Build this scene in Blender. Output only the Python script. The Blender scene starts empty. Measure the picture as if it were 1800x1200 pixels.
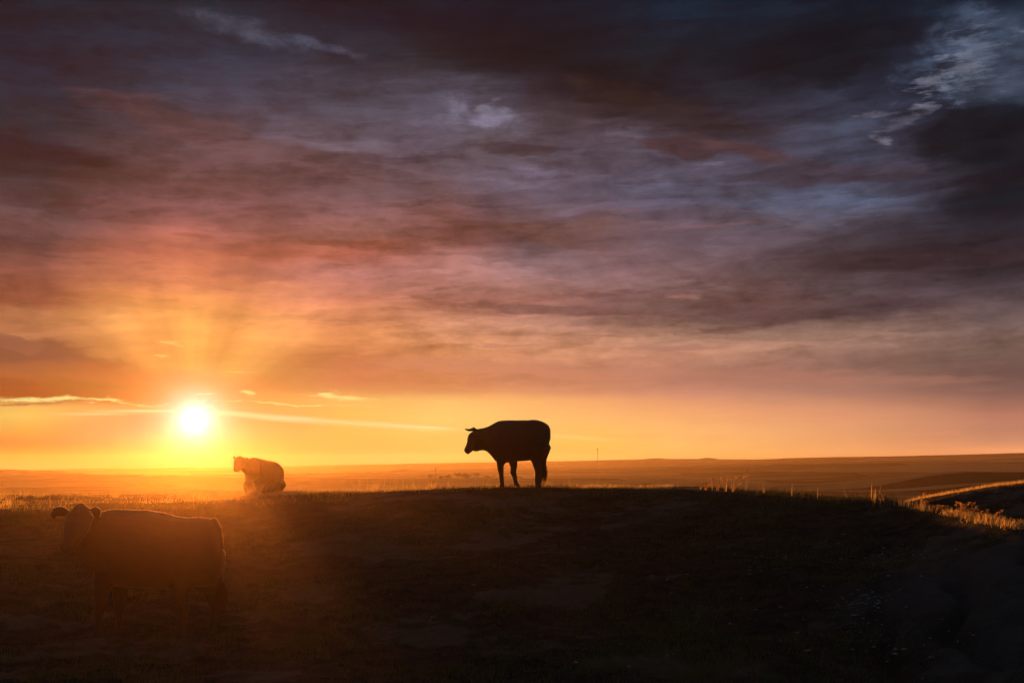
import bpy, bmesh, math, random
import numpy as np
from mathutils import Vector, Euler
random.seed(7); rng = np.random.default_rng(11)
D = bpy.data; scene = bpy.context.scene; COL = scene.collection
EYE = 1.7                     # eye height above the bench the photographer stands on
FPX = 2000.0                  # focal length in pixels of the 1800 px wide photograph
PITCH = math.atan(220 / FPX)
# ------------------------------------------------------------------ camera
cam = D.objects.new('camera', D.cameras.new('camera')); COL.objects.link(cam)
cam.location = (0, 0, EYE); cam.rotation_euler = (math.pi / 2 + PITCH, 0, 0)
cam.data.sensor_width = 36; cam.data.lens = 36 * FPX / 1800
cam.data.clip_start = 0.1; cam.data.clip_end = 60000
scene.camera = cam
scene.view_settings.view_transform = 'Standard'; scene.view_settings.look = 'None'
scene.view_settings.exposure = 0; scene.view_settings.gamma = 1
scene.cycles.volume_bounces = 0; scene.cycles.max_bounces = 8
scene.cycles.transparent_max_bounces = 8
scene.cycles.sample_clamp_indirect = 6

def ray(px, py):
    """direction (unit) seen at a pixel of the 1800x1200 photograph"""
    x = (px - 900) / FPX; s = (600 - py) / FPX
    v = Vector((x, math.cos(PITCH) - s * math.sin(PITCH), math.sin(PITCH) + s * math.cos(PITCH)))
    return v.normalized()
def azel(px, py):
    v = ray(px, py); return math.degrees(math.atan2(v.x, v.y)), math.degrees(math.asin(v.z))
def unproj(az, el):
    a, e = math.radians(az), math.radians(el)
    x, y, z = math.sin(a) * math.cos(e), math.cos(a) * math.cos(e), math.sin(e)
    yc = y * math.cos(PITCH) + z * math.sin(PITCH); zc = -y * math.sin(PITCH) + z * math.cos(PITCH)
    return 900 + FPX * x / yc, 600 - FPX * zc / yc
def lin(c):
    return tuple((v / 255 / 12.92) if v / 255 < .04045 else ((v / 255 + .055) / 1.055) ** 2.4 for v in c)

# ------------------------------------------------------------------ sun
SUN_AZ, SUN_EL = azel(342, 738)
SD = ray(342, 738)
sl = D.lights.new('sun', 'SUN'); sl.energy = 5.0; sl.angle = math.radians(0.6); sl.color = (1.0, .31, .045)
so = D.objects.new('sun', sl); COL.objects.link(so)
so.rotation_euler = (-SD).to_track_quat('-Z', 'Y').to_euler(); so.location = (0, 0, 60)

# ------------------------------------------------------------------ sky
world = D.worlds.new('World'); scene.world = world; world.use_nodes = True
WT = world.node_tree; WT.nodes.clear()
class G:
    """tiny expression helper for shader nodes"""
    tree = None
    def __init__(s, sock): s.s = sock
    @classmethod
    def m(cls, op, *a):
        n = cls.tree.nodes.new('ShaderNodeMath'); n.operation = op
        for i, v in enumerate(a):
            if isinstance(v, G): cls.tree.links.new(v.s, n.inputs[i])
            else: n.inputs[i].default_value = v
        return G(n.outputs[0])
    def __add__(s, o): return G.m('ADD', s, o)
    def __radd__(s, o): return G.m('ADD', o, s)
    def __sub__(s, o): return G.m('SUBTRACT', s, o)
    def __rsub__(s, o): return G.m('SUBTRACT', o, s)
    def __mul__(s, o): return G.m('MULTIPLY', s, o)
    def __rmul__(s, o): return G.m('MULTIPLY', o, s)
    def __truediv__(s, o): return G.m('DIVIDE', s, o)
def link(a, b): G.tree.links.new(a.s if isinstance(a, G) else a, b)
def comb(x, y, z=0.0):
    n = G.tree.nodes.new('ShaderNodeCombineXYZ')
    for i, v in enumerate((x, y, z)):
        if isinstance(v, G): link(v, n.inputs[i])
        else: n.inputs[i].default_value = v
    return G(n.outputs[0])
def noise(vec, scale=1.0, detail=4, rough=.5, dist=0.0, out='Fac', lac=2.0):
    n = G.tree.nodes.new('ShaderNodeTexNoise')
    if vec is not None: link(vec, n.inputs['Vector'])
    n.inputs['Scale'].default_value = scale; n.inputs['Detail'].default_value = detail
    n.inputs['Roughness'].default_value = rough; n.inputs['Distortion'].default_value = dist
    n.inputs['Lacunarity'].default_value = lac
    return G(n.outputs[out])
def step(v, a, b, lo=0.0, hi=1.0, kind='SMOOTHSTEP'):
    n = G.tree.nodes.new('ShaderNodeMapRange'); n.interpolation_type = kind
    link(v, n.inputs['Value'])
    for k, x in (('From Min', a), ('From Max', b), ('To Min', lo), ('To Max', hi)): n.inputs[k].default_value = x
    return G(n.outputs[0])
def mixc(f, a, b, mode='MIX'):
    n = G.tree.nodes.new('ShaderNodeMix'); n.data_type = 'RGBA'; n.blend_type = mode; n.clamp_result = False
    n.clamp_factor = True
    for k, v in ((0, f), (6, a), (7, b)):
        if isinstance(v, G): link(v, n.inputs[k])
        elif k == 0: n.inputs[0].default_value = v
        else: n.inputs[k].default_value = (*v, 1)
    return G(n.outputs[2])
def place(vec, loc, rot, scale):
    n = G.tree.nodes.new('ShaderNodeMapping'); n.vector_type = 'TEXTURE'; link(vec, n.inputs['Vector'])
    n.inputs['Location'].default_value = (*loc, 0); n.inputs['Rotation'].default_value = (0, 0, math.radians(rot))
    n.inputs['Scale'].default_value = (*scale, 1); return G(n.outputs[0])
def after(vec, colour):
    """the same vector, but evaluated only once colour is known (keeps the shader stack short)"""
    n = G.tree.nodes.new('ShaderNodeVectorMath'); n.operation = 'MULTIPLY_ADD'; link(colour, n.inputs[0]); n.inputs[1].default_value = (1e-9, 1e-9, 1e-9); link(vec, n.inputs[2]); return G(n.outputs[0])
def vlen(vec):
    n = G.tree.nodes.new('ShaderNodeVectorMath'); n.operation = 'LENGTH'; link(vec, n.inputs[0]); return G(n.outputs['Value'])

G.tree = WT
tc = WT.nodes.new('ShaderNodeTexCoord'); sep = WT.nodes.new('ShaderNodeSeparateXYZ')
WT.links.new(tc.outputs['Generated'], sep.inputs[0])
X, Y, Z = (G(sep.outputs[i]) for i in range(3))
AZ = G.m('ARCTAN2', X, Y) * 57.29578
EL = G.m('ARCSINE', Z) * 57.29578
# sky colours read at azimuths along the horizon: rows are heights in the photograph
SKY = {
 50: [(0,(33,36,42)),(60,(32,37,46)),(120,(33,40,52)),(200,(56,52,60)),(245,(44,39,45)),(280,(44,38,33)),(330,(83,59,59)),(400,(104,69,63)),(440,(96,61,55)),(480,(141,83,66)),(530,(151,79,55)),(560,(200,128,85)),(590,(185,117,78)),(620,(150,89,59)),(660,(183,98,47)),(695,(190,96,38)),(709,(229,136,68)),(717,(255,205,102)),(760,(255,168,70)),(800,(255,135,66)),(820,(255,190,86)),(860,(240,150,70))],
 250: [(0,(35,37,40)),(60,(47,48,61)),(120,(53,47,59)),(200,(77,66,75)),(260,(112,77,74)),(300,(99,67,61)),(360,(145,91,86)),(400,(172,100,84)),(440,(192,108,77)),(480,(208,123,88)),(520,(228,141,78)),(560,(247,162,87)),(600,(247,161,83)),(640,(245,156,73)),(680,(239,150,60)),(705,(255,159,64)),(717,(255,186,90)),(760,(255,158,112)),(800,(255,140,96)),(820,(255,150,92)),(860,(240,138,57))],
 345: [(0,(39,39,46)),(60,(60,58,72)),(120,(53,43,57)),(200,(85,70,81)),(260,(113,79,76)),(300,(102,67,60)),(360,(146,94,90)),(400,(164,97,84)),(440,(190,107,77)),(480,(223,131,89)),(520,(246,157,88)),(560,(255,171,87)),(600,(255,176,85)),(640,(255,178,78)),(680,(255,174,74)),(705,(255,176,79)),(717,(255,189,93)),(760,(255,158,112)),(800,(255,140,96)),(820,(255,150,92)),(860,(240,138,57))],
 600: [(0,(24,25,32)),(50,(43,42,51)),(100,(54,41,47)),(160,(80,68,78)),(200,(92,84,98)),(250,(108,88,96)),(280,(126,82,76)),(320,(97,70,65)),(350,(143,100,103)),(400,(155,102,93)),(430,(161,100,82)),(450,(189,103,79)),(480,(190,122,109)),(520,(220,134,102)),(560,(232,146,97)),(600,(239,150,90)),(640,(225,135,86)),(682,(229,136,80)),(700,(255,186,95)),(740,(255,190,88)),(780,(255,191,87)),(815,(255,200,95)),(850,(230,142,72))],
 780: [(0,(19,21,27)),(60,(36,34,42)),(120,(58,49,54)),(170,(78,67,76)),(215,(112,103,122)),(250,(105,90,104)),(290,(116,90,99)),(330,(110,84,86)),(370,(129,82,76)),(400,(130,79,69)),(430,(150,94,84)),(460,(167,111,102)),(500,(176,118,105)),(540,(187,119,98)),(580,(215,145,106)),(610,(232,153,100)),(640,(218,137,88)),(684,(225,140,87)),(702,(255,186,106)),(740,(255,202,108)),(780,(255,197,94)),(812,(255,203,98)),(850,(230,150,80))],
 900: [(0,(18,23,30)),(60,(26,27,31)),(120,(46,34,29)),(180,(60,43,38)),(215,(112,103,129)),(250,(99,84,91)),(300,(101,85,100)),(350,(118,98,111)),(390,(122,82,74)),(430,(102,73,73)),(460,(144,110,112)),(500,(158,111,102)),(540,(179,115,97)),(570,(194,136,112)),(605,(227,153,110)),(640,(209,136,98)),(684,(218,138,97)),(702,(253,179,106)),(740,(255,192,106)),(780,(255,196,96)),(811,(255,193,92)),(850,(220,140,80))],
 1050: [(0,(24,29,40)),(60,(29,28,34)),(120,(39,32,34)),(180,(63,42,36)),(220,(84,59,61)),(260,(103,90,104)),(310,(98,86,97)),(360,(105,90,106)),(395,(117,83,78)),(430,(103,71,69)),(470,(139,104,107)),(510,(141,97,91)),(545,(123,85,82)),(575,(172,123,105)),(610,(206,144,112)),(640,(194,127,96)),(684,(211,138,102)),(706,(245,168,106)),(740,(254,184,106)),(775,(255,187,84)),(808,(255,188,90)),(850,(200,120,70))],
 1200: [(0,(29,31,44)),(60,(37,38,51)),(120,(40,35,40)),(180,(47,38,44)),(230,(80,64,75)),(270,(111,97,109)),(310,(102,89,103)),(350,(89,88,110)),(390,(111,90,102)),(430,(107,85,92)),(480,(121,91,92)),(520,(121,86,79)),(550,(110,79,74)),(590,(159,119,99)),(620,(197,137,109)),(660,(171,116,96)),(690,(210,140,112)),(715,(238,161,107)),(760,(255,183,108)),(800,(255,182,92)),(850,(190,110,70))],
 1350: [(0,(27,31,44)),(60,(32,32,42)),(120,(35,32,41)),(160,(48,43,52)),(220,(59,53,68)),(265,(84,68,78)),(310,(86,71,80)),(345,(92,93,115)),(385,(99,87,96)),(430,(88,68,73)),(480,(102,78,80)),(520,(121,86,81)),(560,(105,76,76)),(595,(160,121,104)),(620,(182,131,108)),(655,(157,109,93)),(690,(188,129,106)),(722,(231,155,110)),(765,(245,172,108)),(800,(253,172,92)),(850,(180,100,60))],
 1500: [(0,(27,30,42)),(60,(32,30,39)),(100,(27,24,29)),(140,(42,41,54)),(200,(60,62,82)),(250,(76,78,94)),(300,(74,62,70)),(340,(88,96,123)),(390,(88,78,90)),(430,(73,57,61)),(460,(74,55,57)),(500,(100,83,88)),(540,(90,70,69)),(565,(143,111,99)),(600,(162,122,105)),(650,(140,101,90)),(690,(174,121,100)),(730,(223,150,110)),(770,(233,160,106)),(800,(248,162,95)),(850,(150,80,50))],
 1620: [(0,(26,29,43)),(60,(28,29,41)),(110,(61,61,77)),(150,(34,34,48)),(190,(42,40,52)),(240,(58,57,75)),(280,(49,43,53)),(330,(66,57,68)),(370,(55,49,59)),(410,(59,50,58)),(460,(64,47,52)),(490,(86,68,73)),(530,(85,66,72)),(560,(126,97,90)),(600,(142,108,94)),(650,(127,93,82)),(690,(153,106,89)),(730,(205,138,104)),(770,(214,144,102)),(800,(242,154,92)),(850,(130,70,50))],
 1745: [(0,(23,35,51)),(40,(38,48,67)),(80,(87,98,119)),(130,(92,102,124)),(160,(40,41,54)),(200,(25,24,29)),(260,(34,37,50)),(320,(30,28,34)),(360,(28,27,34)),(400,(45,41,50)),(440,(59,48,56)),(480,(51,39,43)),(520,(74,59,62)),(560,(108,86,84)),(600,(124,96,85)),(640,(113,82,75)),(690,(133,93,82)),(730,(187,123,98)),(770,(195,130,100)),(795,(249,161,103)),(850,(120,70,50))],
}
SX = sorted(SKY)
def sky_at(px, py):
    px = min(max(px, SX[0]), SX[-1]); py = max(py, 0)
    def c(x):
        r = SKY[x]; return [float(np.interp(py, [a for a, _ in r], [lin(b)[k] for _, b in r])) for k in range(3)]
    j = min(max(int(np.searchsorted(SX, px)), 1), len(SX) - 1); x0, x1 = SX[j - 1], SX[j]; t = (px - x0) / (x1 - x0)
    a, b = c(x0), c(x1); return tuple(a[k] * (1 - t) + b[k] * t for k in range(3))
HAZE = dict(dens=2.8e-5, g=.68, top=140.0, far=12000.0, col=(1, .80, .64)); GLOW_MIST = dict(dens=.00046, g=.94, top=.9, far=42.0, col=(1, .68, .36))
def behind_haze(c, az, el):
    """colour the sky must have so that it reads c once seen through the haze and mist built below"""
    a, e = math.radians(az), math.radians(max(el, .05)); d = Vector((math.sin(a) * math.cos(e), math.cos(a) * math.cos(e), math.sin(e)))
    ct = d.dot(SD); J = [0, 0, 0]; T = 1.0
    for h in (HAZE, GLOW_MIST):
        L = min(h['top'] / math.sin(e), h['far']); t = math.exp(-h['dens'] * L); g = h['g']
        ph = (1 - g * g) / (12.566 * (1 + g * g - 2 * g * min(ct, .99985)) ** 1.5)
        for k in range(3): J[k] += sl.energy * sl.color[k] * h['col'][k] * ph * (1 - t) * (.92 if h is HAZE else .85)
        T *= t
    return tuple(max((c[k] - J[k]) / T, c[k] * .12) for k in range(3))
RTOP = 30.0
Pn = comb(AZ * .09, EL * .30)
warp1 = noise(Pn, 1.0, 5, .55) - .5
warp2 = noise(comb(AZ * .05 + 7.3, EL * .22 + 3.1), 1.0, 3, .5) - .5
warp3 = noise(comb(AZ * .28 + 1.3, EL * 1.3 + 9.1), 1.0, 6, .6) - .5
upf = step(EL, 2.2, 9.0)                       # the cloud deck breaks up away from the horizon
ELw = EL + (warp1 * 2.4 + warp3 * 1.1) * (upf * .9 + .12)
AZw = AZ + warp2 * 6.0 * upf + warp3 * 1.2 * upf
RP = step(ELw, -6, RTOP, 0, 1, 'LINEAR')
AZS = [azel(x, 815)[0] for x in SX]
ELS = [azel(900, y)[1] for y in (1000, 850, 818, 806, 795, 780, 760, 738, 722, 712, 705, 697, 688, 670, 645, 620, 600, 575, 555, 530, 505, 480, 455, 430, 400, 370, 340, 300, 250, 200, 150, 100)]
for a in AZS:
    n = WT.nodes.new('ShaderNodeValToRGB'); cr = n.color_ramp; cr.interpolation = 'LINEAR'
    els = ELS[:27] + [azel(900, y)[1] for y in (250, 190, 110, 40)]
    els = sorted(set(els))[:31]
    while len(cr.elements) < len(els): cr.elements.new(.5)
    for i, e in enumerate(els):
        px, py = unproj(a, max(e, azel(900, 845)[1])); cr.elements[i].position = min(1, max(0, (e + 6) / (RTOP + 6))); 
    for i, e in enumerate(els):
        px, py = unproj(a, e); px = 900 + (px - 900)
        cr.elements[i].color = (*behind_haze(sky_at(px, min(py, 850)), a, e), 1)
    if a == AZS[0]: link(RP, n.inputs[0]); base = G(n.outputs[0])
    else:
        i = AZS.index(a); link(G.m('MULTIPLY_ADD', base, 1e-9, RP), n.inputs[0])
        base = mixc(step(AZw, AZS[i - 1], AZS[i], 0, 1, 'LINEAR'), base, G(n.outputs[0]))
P = comb(AZ, EL)
Pw = comb(AZ + warp3 * 1.6, EL + warp3 * .9 + warp1 * .5)
zq = G.m('MAXIMUM', Z, 0.0) + .07
CX, CY = X / zq, Y / zq                         # where the line of sight meets a flat cloud deck
plane = noise(comb(CX * .55 + warp1 * .6, CY * .75 + warp2 * .9), 1.0, 6, .58, .3) - .5
streak = noise(comb(AZ * .16 + warp1 * 1.2, EL * 1.25 - AZ * .05 + warp1 * 1.5), 1.0, 5, .58) - .5
puff = noise(comb(AZ * .55 + 4, EL * .95 + 2), 1.0, 7, .6, .35) - .5
fine = noise(comb(AZ * .9 + 14, EL * 3.4 + 2), 1.0, 6, .65, .2) - .5
# streaky light and dark through the whole deck
deck = step(EL, 3.0, 7.0)
def blob(base, px, py, rx, ry, rot, colour, s=1.0, tex=None, amp=1.0, soft=.5, vec=None):
    a, e = azel(px, py)
    L = vlen(place(after(vec or Pw, base), (a, e), rot, (rx / 34.9, ry / 34.9)))
    m = 1.0 - L
    if tex is not None: m = m + tex * amp
    return mixc(step(m, 0.0, soft, 0, s), base, behind_haze(lin(colour), a, e))
B = base
# --- upper deck: the dark slanting bank with its rusty lower fringe
B = blob(B, 980, 130, 430, 70, -14, (34, 27, 30), .75, streak, 1.2, .8)
B = blob(B, 1180, 195, 240, 38, -17, (56, 38, 34), .7, puff, 1.2, .6)
B = blob(B, 975, 215, 100, 45, -30, (58, 40, 36), .5, puff, 2.2, 1.1)
B = blob(B, 640, 20, 420, 34, -4, (30, 26, 30), .6, streak, 1.2, .7)
B = blob(B, 1420, 110, 180, 55, -4, (29, 25, 30), .8, puff, 1.6, .6)
B = blob(B, 1700, 235, 110, 60, 4, (27, 26, 31), .85, puff, 1.4, .5)
B = blob(B, 1740, 350, 110, 38, 4, (31, 28, 34), .75, puff, 1.4, .6)
B = blob(B, 1300, 262, 150, 16, -14, (84, 54, 50), .7, fine, 2.0, .6)
B = blob(B, 1195, 262, 75, 20, -10, (80, 54, 54), .8, puff, 1.6, .4)
B = blob(B, 920, 262, 95, 14, -3, (82, 60, 64), .75, puff, 1.4, .4)
B = blob(B, 1460, 305, 190, 22, -2, (74, 58, 66), .7, streak, 1.4, .5)
# --- left deck: red brown wedge and dark bar
B = blob(B, 60, 262, 190, 26, -5, (54, 38, 36), .75, streak, 1.6, .7)
B = blob(B, 420, 255, 330, 38, -14, (108, 70, 66), .55, streak, 1.6, .6)
B = blob(B, 640, 300, 230, 20, -12, (96, 66, 64), .6, streak, 2.0, .6)
B = blob(B, 870, 400, 240, 16, -11, (112, 72, 62), .65, fine, 2.4, .6)
B = blob(B, 620, 432, 130, 9, -2, (150, 84, 60), .75, fine, 2.4, .5)
B = blob(B, 340, 415, 60, 4, -1, (160, 88, 66), .7, fine, 2.0, .5)
B = blob(B, 1000, 545, 260, 12, -3, (126, 84, 74), .75, streak, 2.0, .5)
B = blob(B, 1290, 560, 140, 16, -1, (112, 80, 76), .7, streak, 2.0, .5)
B = blob(B, 1560, 540, 170, 22, 3, (88, 66, 70), .65, streak, 2.0, .6)
B = blob(B, 1640, 455, 230, 22, 0, (70, 52, 56), .6, streak, 2.0, .6)
B = blob(B, 1330, 415, 260, 12, 0, (92, 72, 80), .55, streak, 2.0, .6)
B = blob(B, 1240, 397, 190, 3.5, 2, (140, 94, 92), .45, fine, 1.2, 1.0, P)
# --- pale gaps and lit puffs
B = blob(B, 440, 55, 130, 26, -8, (84, 84, 100), .7, puff, 2.0, 1.1)
B = blob(B, 560, 78, 80, 14, -12, (82, 78, 94), .6, puff, 2.4, 1.0)
B = blob(B, 850, 205, 105, 26, -8, (122, 112, 130), .75, puff, 2.6, .9)
B = blob(B, 750, 218, 50, 10, -4, (116, 104, 124), .7, puff, 2.0, .9)
B = blob(B, 855, 185, 32, 8, 20, (130, 118, 132), .5, fine, 2.8, 1.0)
B = blob(B, 1100, 232, 55, 12, -4, (112, 102, 116), .6, puff, 2.2, .9)
B = blob(B, 1245, 291, 32, 4, -2, (130, 118, 134), .6, fine, 2.4, 1.6)
B = blob(B, 950, 300, 80, 12, -3, (120, 104, 122), .6, puff, 2.0, .6)
B = blob(B, 1420, 348, 170, 20, 2, (90, 94, 116), .5, streak, 1.6, .6)
B = blob(B, 1700, 90, 120, 90, 30, (74, 84, 106), .85, puff, 3.0, 1.3)
B = blob(B, 1705, 110, 75, 55, 40, (94, 102, 122), .8, fine, 3.6, .9)
B = blob(B, 1640, 142, 40, 16, 8, (116, 118, 136), .75, fine, 3.4, .8)
B = blob(B, 1695, 120, 34, 22, -20, (122, 124, 140), .7, fine, 3.2, .9)
B = blob(B, 1628, 188, 30, 14, 5, (122, 122, 140), .85, fine, 2.4, .8)
B = blob(B, 1590, 215, 70, 12, 22, (100, 96, 114), .75, fine, 2.8, .9)
B = blob(B, 1535, 206, 40, 11, -4, (110, 104, 120), .8, fine, 2.6, .8)
B = blob(B, 1548, 250, 24, 12, -20, (120, 112, 128), .8, fine, 2.8, .8)
B = blob(B, 1150, 500, 200, 12, -3, (146, 112, 110), .5, streak, 2.0, .5)
B = blob(B, 1200, 525, 45, 9, -2, (176, 124, 112), .5, fine, 1.6, .6)
# light and dark inside the deck, with layered edges
def layer(su, sv, ou, w, seed, lo=.5):
    n_ = noise(comb(AZ * su + warp1 * ou + seed, EL * sv - AZ * .03 + warp1 * ou + warp3 * .5 + seed), 1.0, 7, .52)
    return step(n_, lo, lo + w) - .5
lay = layer(.07, .42, .8, .05, 3.3) * .22 + layer(.11, .75, .9, .04, 21.7, .53) * .20 + layer(.2, 1.5, .6, .07, 41.1, .5) * .12
mod = 1.0 + (plane * 1.4 + streak * .6 + puff * .95 + fine * .55 + lay) * (deck * .88 + .10) * step(G.m('SQRT', (AZ - SUN_AZ) * (AZ - SUN_AZ) + (EL - SUN_EL) * (EL - SUN_EL)), 4.0, 13.0, .35, 1.0)
B = mixc(1.0, B, comb(mod, mod, mod), 'MULTIPLY')
# --- bank over the horizon
B = blob(B, 1180, 660, 560, 20, -2.5, (186, 124, 100), .55, streak, 1.6, .6)
B = blob(B, 1180, 612, 130, 8, 0, (172, 118, 100), .7, fine, 1.6, .6)
B = blob(B, 880, 606, 80, 2.6, 0, (190, 128, 100), .7, fine, 1.5, .6)
B = blob(B, 860, 648, 330, 12, -4, (214, 136, 96), .6, streak, 1.4, .6)
B = blob(B, 60, 625, 150, 34, -5, (158, 92, 60), .8, puff, .9, .5)
B = blob(B, 150, 655, 240, 30, -3, (214, 122, 62), .6, streak, 1.2, .8)
B = blob(B, 20, 600, 55, 14, -12, (160, 98, 68), .8, puff, 1.0, .3)
# lumpy lit crests under the bank
for (x, y, rx, ry, r_, s_) in ((60, 703, 90, 4.5, -2, .9), (160, 702, 90, 4, -1, .8), (118, 698, 14, 4, 0, .8), (230, 708, 60, 2.4, -2, .7), (150, 704, 130, 3, -1, .6),
                         (432, 692, 16, 5.5, -12, .95), (610, 695, 80, 4.5, -3, .8), (585, 691, 22, 4, 0, .7), (540, 711, 40, 2.6, -3, .9), (360, 690, 22, 3, 0, .6),
                         (290, 604, 40, 4, -3, .4), (276, 629, 20, 4.5, 0, .45), (420, 655, 36, 2.5, -2, .5), (500, 708, 200, 1.8, -1, .6)):
    B = blob(B, x, y, rx, ry, r_, (255, 222, 134), s_, fine, 3.0, 1.1)
B = blob(B, 40, 709, 80, 2.2, 0, (196, 112, 62), .7, fine, 1.4, .8)
# cirrus wedge either side of the sun
for (x, y, rx, ry, r_, s_) in ((240, 722, 120, 4.5, 1, .85), (160, 727, 110, 5, 1, .5), (450, 731, 130, 8, -5, .7), (540, 738, 150, 9, -5, .5), (700, 748, 150, 8, -4.5, .55), (760, 751, 70, 3, -3, .6), (1010, 768, 180, 7, -4, .22), (620, 744, 130, 4, -6, .3)):
    B = blob(B, x, y, rx, ry, r_, (255, 238, 176), s_ * .85, streak, .9, 1.3, P)
# glow round the sun, and faint shafts rising from it
dx = (AZ - SUN_AZ); dy = (EL - SUN_EL)
dist = G.m('SQRT', dx * dx + dy * dy + 1e-5)
phi = G.m('ARCTAN2', dx, dy)
rays_ = (noise(comb(phi * 2.3, 3.7), 1.0, 2, .5) - .5) * step(dist, .8, 3.5) * step(dist, 17, 6) * step(dy, .5, 3)
rm = 1.04 + rays_ * 1.25
B = mixc(1.0, B, comb(rm, rm, rm), 'MULTIPLY')
def glow(base, k, w, col, p=1.0):
    g = G.m('EXPONENT', G.m('POWER', dist / w, p) * -1.0) * k
    n = mixc(1.0, base, comb(g * col[0], g * col[1], g * col[2]), 'ADD'); return n
B = glow(B, 2.0, .70, (1, .95, .9), 1.15)
B = glow(B, .30, 1.5, (1, .30, .50), 1.5)
B = glow(B, .08, 3.6, (1, .22, .10), 1.2)
# away from the sunset the sky is clear blue dusk: physical sky plus dull cloud
nish = WT.nodes.new('ShaderNodeTexSky'); nish.sky_type = 'NISHITA'; nish.sun_disc = False
nish.sun_elevation = math.radians(SUN_EL); nish.sun_rotation = math.radians(SUN_AZ)
nish.dust_density = 2.0; nish.ozone_density = 2.0
nb = mixc(1.0, G(nish.outputs[0]), (.06, .06, .06), 'MULTIPLY')
dull = mixc(step(noise(comb(X * 2, Y * 2, Z * 4), 1.0, 5, .5), .35, .65), (.036, .043, .054), (.070, .076, .092))
dull = mixc(.45, dull, nb)
back = step(G.m('ABSOLUTE', AZ), 27, 55)
high = step(EL, 24, 40)
f = G.m('MAXIMUM', back, high)
B = mixc(f, B, dull)
bg = WT.nodes.new('ShaderNodeBackground'); link(B, bg.inputs['Color']); bg.inputs['Strength'].default_value = 1.0
wo = WT.nodes.new('ShaderNodeOutputWorld'); WT.links.new(bg.outputs[0], wo.inputs[0])
world.cycles.sampling_method = 'MANUAL'; world.cycles.sample_map_resolution = 1024

# ------------------------------------------------------------------ numpy noise
_perm = rng.random((256, 256))
def vnoise(x, y):
    xi = np.floor(x).astype(int); yi = np.floor(y).astype(int); fx = x - xi; fy = y - yi
    fx = fx * fx * (3 - 2 * fx); fy = fy * fy * (3 - 2 * fy)
    a = _perm[xi & 255, yi & 255]; b = _perm[(xi + 1) & 255, yi & 255]; c = _perm[xi & 255, (yi + 1) & 255]; d = _perm[(xi + 1) & 255, (yi + 1) & 255]
    return (a * (1 - fx) + b * fx) * (1 - fy) + (c * (1 - fx) + d * fx) * fy - .5
def fbm(x, y, o=4, g=.5):
    s = 0; a = 1.0
    for i in range(o):
        s = s + a * vnoise(x + 17.3 * i, y + 9.1 * i); x = x * 2.03; y = y * 2.03; a *= g
    return s
def pchip(xk, yk, x):
    h = np.diff(xk); d = np.diff(yk) / h; m = np.zeros(len(xk))
    for i in range(1, len(xk) - 1):
        if d[i - 1] * d[i] > 0:
            w1 = 2 * h[i] + h[i - 1]; w2 = h[i] + 2 * h[i - 1]; m[i] = (w1 + w2) / (w1 / d[i - 1] + w2 / d[i])
    m[0] = d[0]; m[-1] = d[-1]
    x = np.clip(x, xk[0], xk[-1]); j = np.clip(np.searchsorted(xk, x) - 1, 0, len(xk) - 2)
    t = (x - xk[j]) / h[j]; t2 = t * t; t3 = t2 * t
    return yk[j] * (2 * t3 - 3 * t2 + 1) + h[j] * m[j] * (t3 - 2 * t2 + t) + yk[j + 1] * (3 * t2 - 2 * t3) + h[j] * m[j + 1] * (t3 - t2)

# ------------------------------------------------------------------ terrain (heights relative to the eye)
KX = np.array([-300, 0, 100, 200, 300, 400, 450, 500, 600, 700, 800, 900, 1000, 1100, 1200, 1300, 1400, 1500, 1560, 1620, 1680, 1753, 2000.])
KCY = np.array([892, 893, 894, 892, 888, 880, 873, 868, 865, 861, 858, 856, 857, 858, 859, 865, 872, 877, 884, 896, 907, 921, 960.])   # crest row
KD = np.array([24, 24, 24, 24, 24, 24.5, 25, 25, 25, 24.5, 24.3, 24, 24, 23.5, 23, 22, 21, 20, 19, 17.6, 16.4, 15.2, 13.])              # crest distance
KF = np.array([-1.86, -1.86, -1.86, -1.86, -1.85, -1.84, -1.83, -1.82, -1.8, -1.78, -1.75, -1.72, -1.7, -1.7, -1.72, -1.75, -1.78, -1.8, -1.82, -1.86, -1.9, -1.95, -2.0])  # height at 13 m
KB1 = np.array([-.96, -.95, -.93, -.92, -.92, -.98, -1.15, -1.1, -.95, -.85, -.75, -.62, -.6, -.6, -.62, -.72, -.85, -.95, -1.25, -1.35, -1.5, -1.6, -1.7])  # 5 m behind the crest
KB2 = np.array([-.95, -.93, -.92, -.93, -.96, -1.2, -1.6, -1.6, -1.7, -1.8, -1.9, -2, -2, -2, -2, -2, -1.7, -1.0, -1.05, -.87, -.70, -.51, -.1])  # the plateau edge or second hill, 40 m out
KB0 = np.array([-3, -3, -3, -3, -3, -4, -5, -5, -6, -6, -6, -6, -6, -6, -6, -6, -6, -5, -4, -3.5, -3, -2.6, -2.])                      # 70 m out
KH = np.array([827, 826, 824.5, 823, 822, 821, 820, 819, 817, 815, 813, 811.5, 810, 807.5, 806.5, 807.5, 805, 803, 801.8, 800.5, 799, 797, 792.]) # horizon row
KA = np.array([834, 833, 834, 836, 835, 834, 832, 831, 829, 827, 825, 823, 821.5, 820, 818, 816, 815, 812, 811, 810, 809, 808, 806.])              # middle ridge row
AZK = np.arctan((KX - 900) / FPX / math.cos(PITCH * .0))
RN = np.concatenate([np.linspace(0, 1.2, 4)[:-1], np.linspace(1.2, 6, 13)[:-1], np.linspace(6, 46, 401), np.geomspace(46.3, 13500, 470)[1:]])
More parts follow.
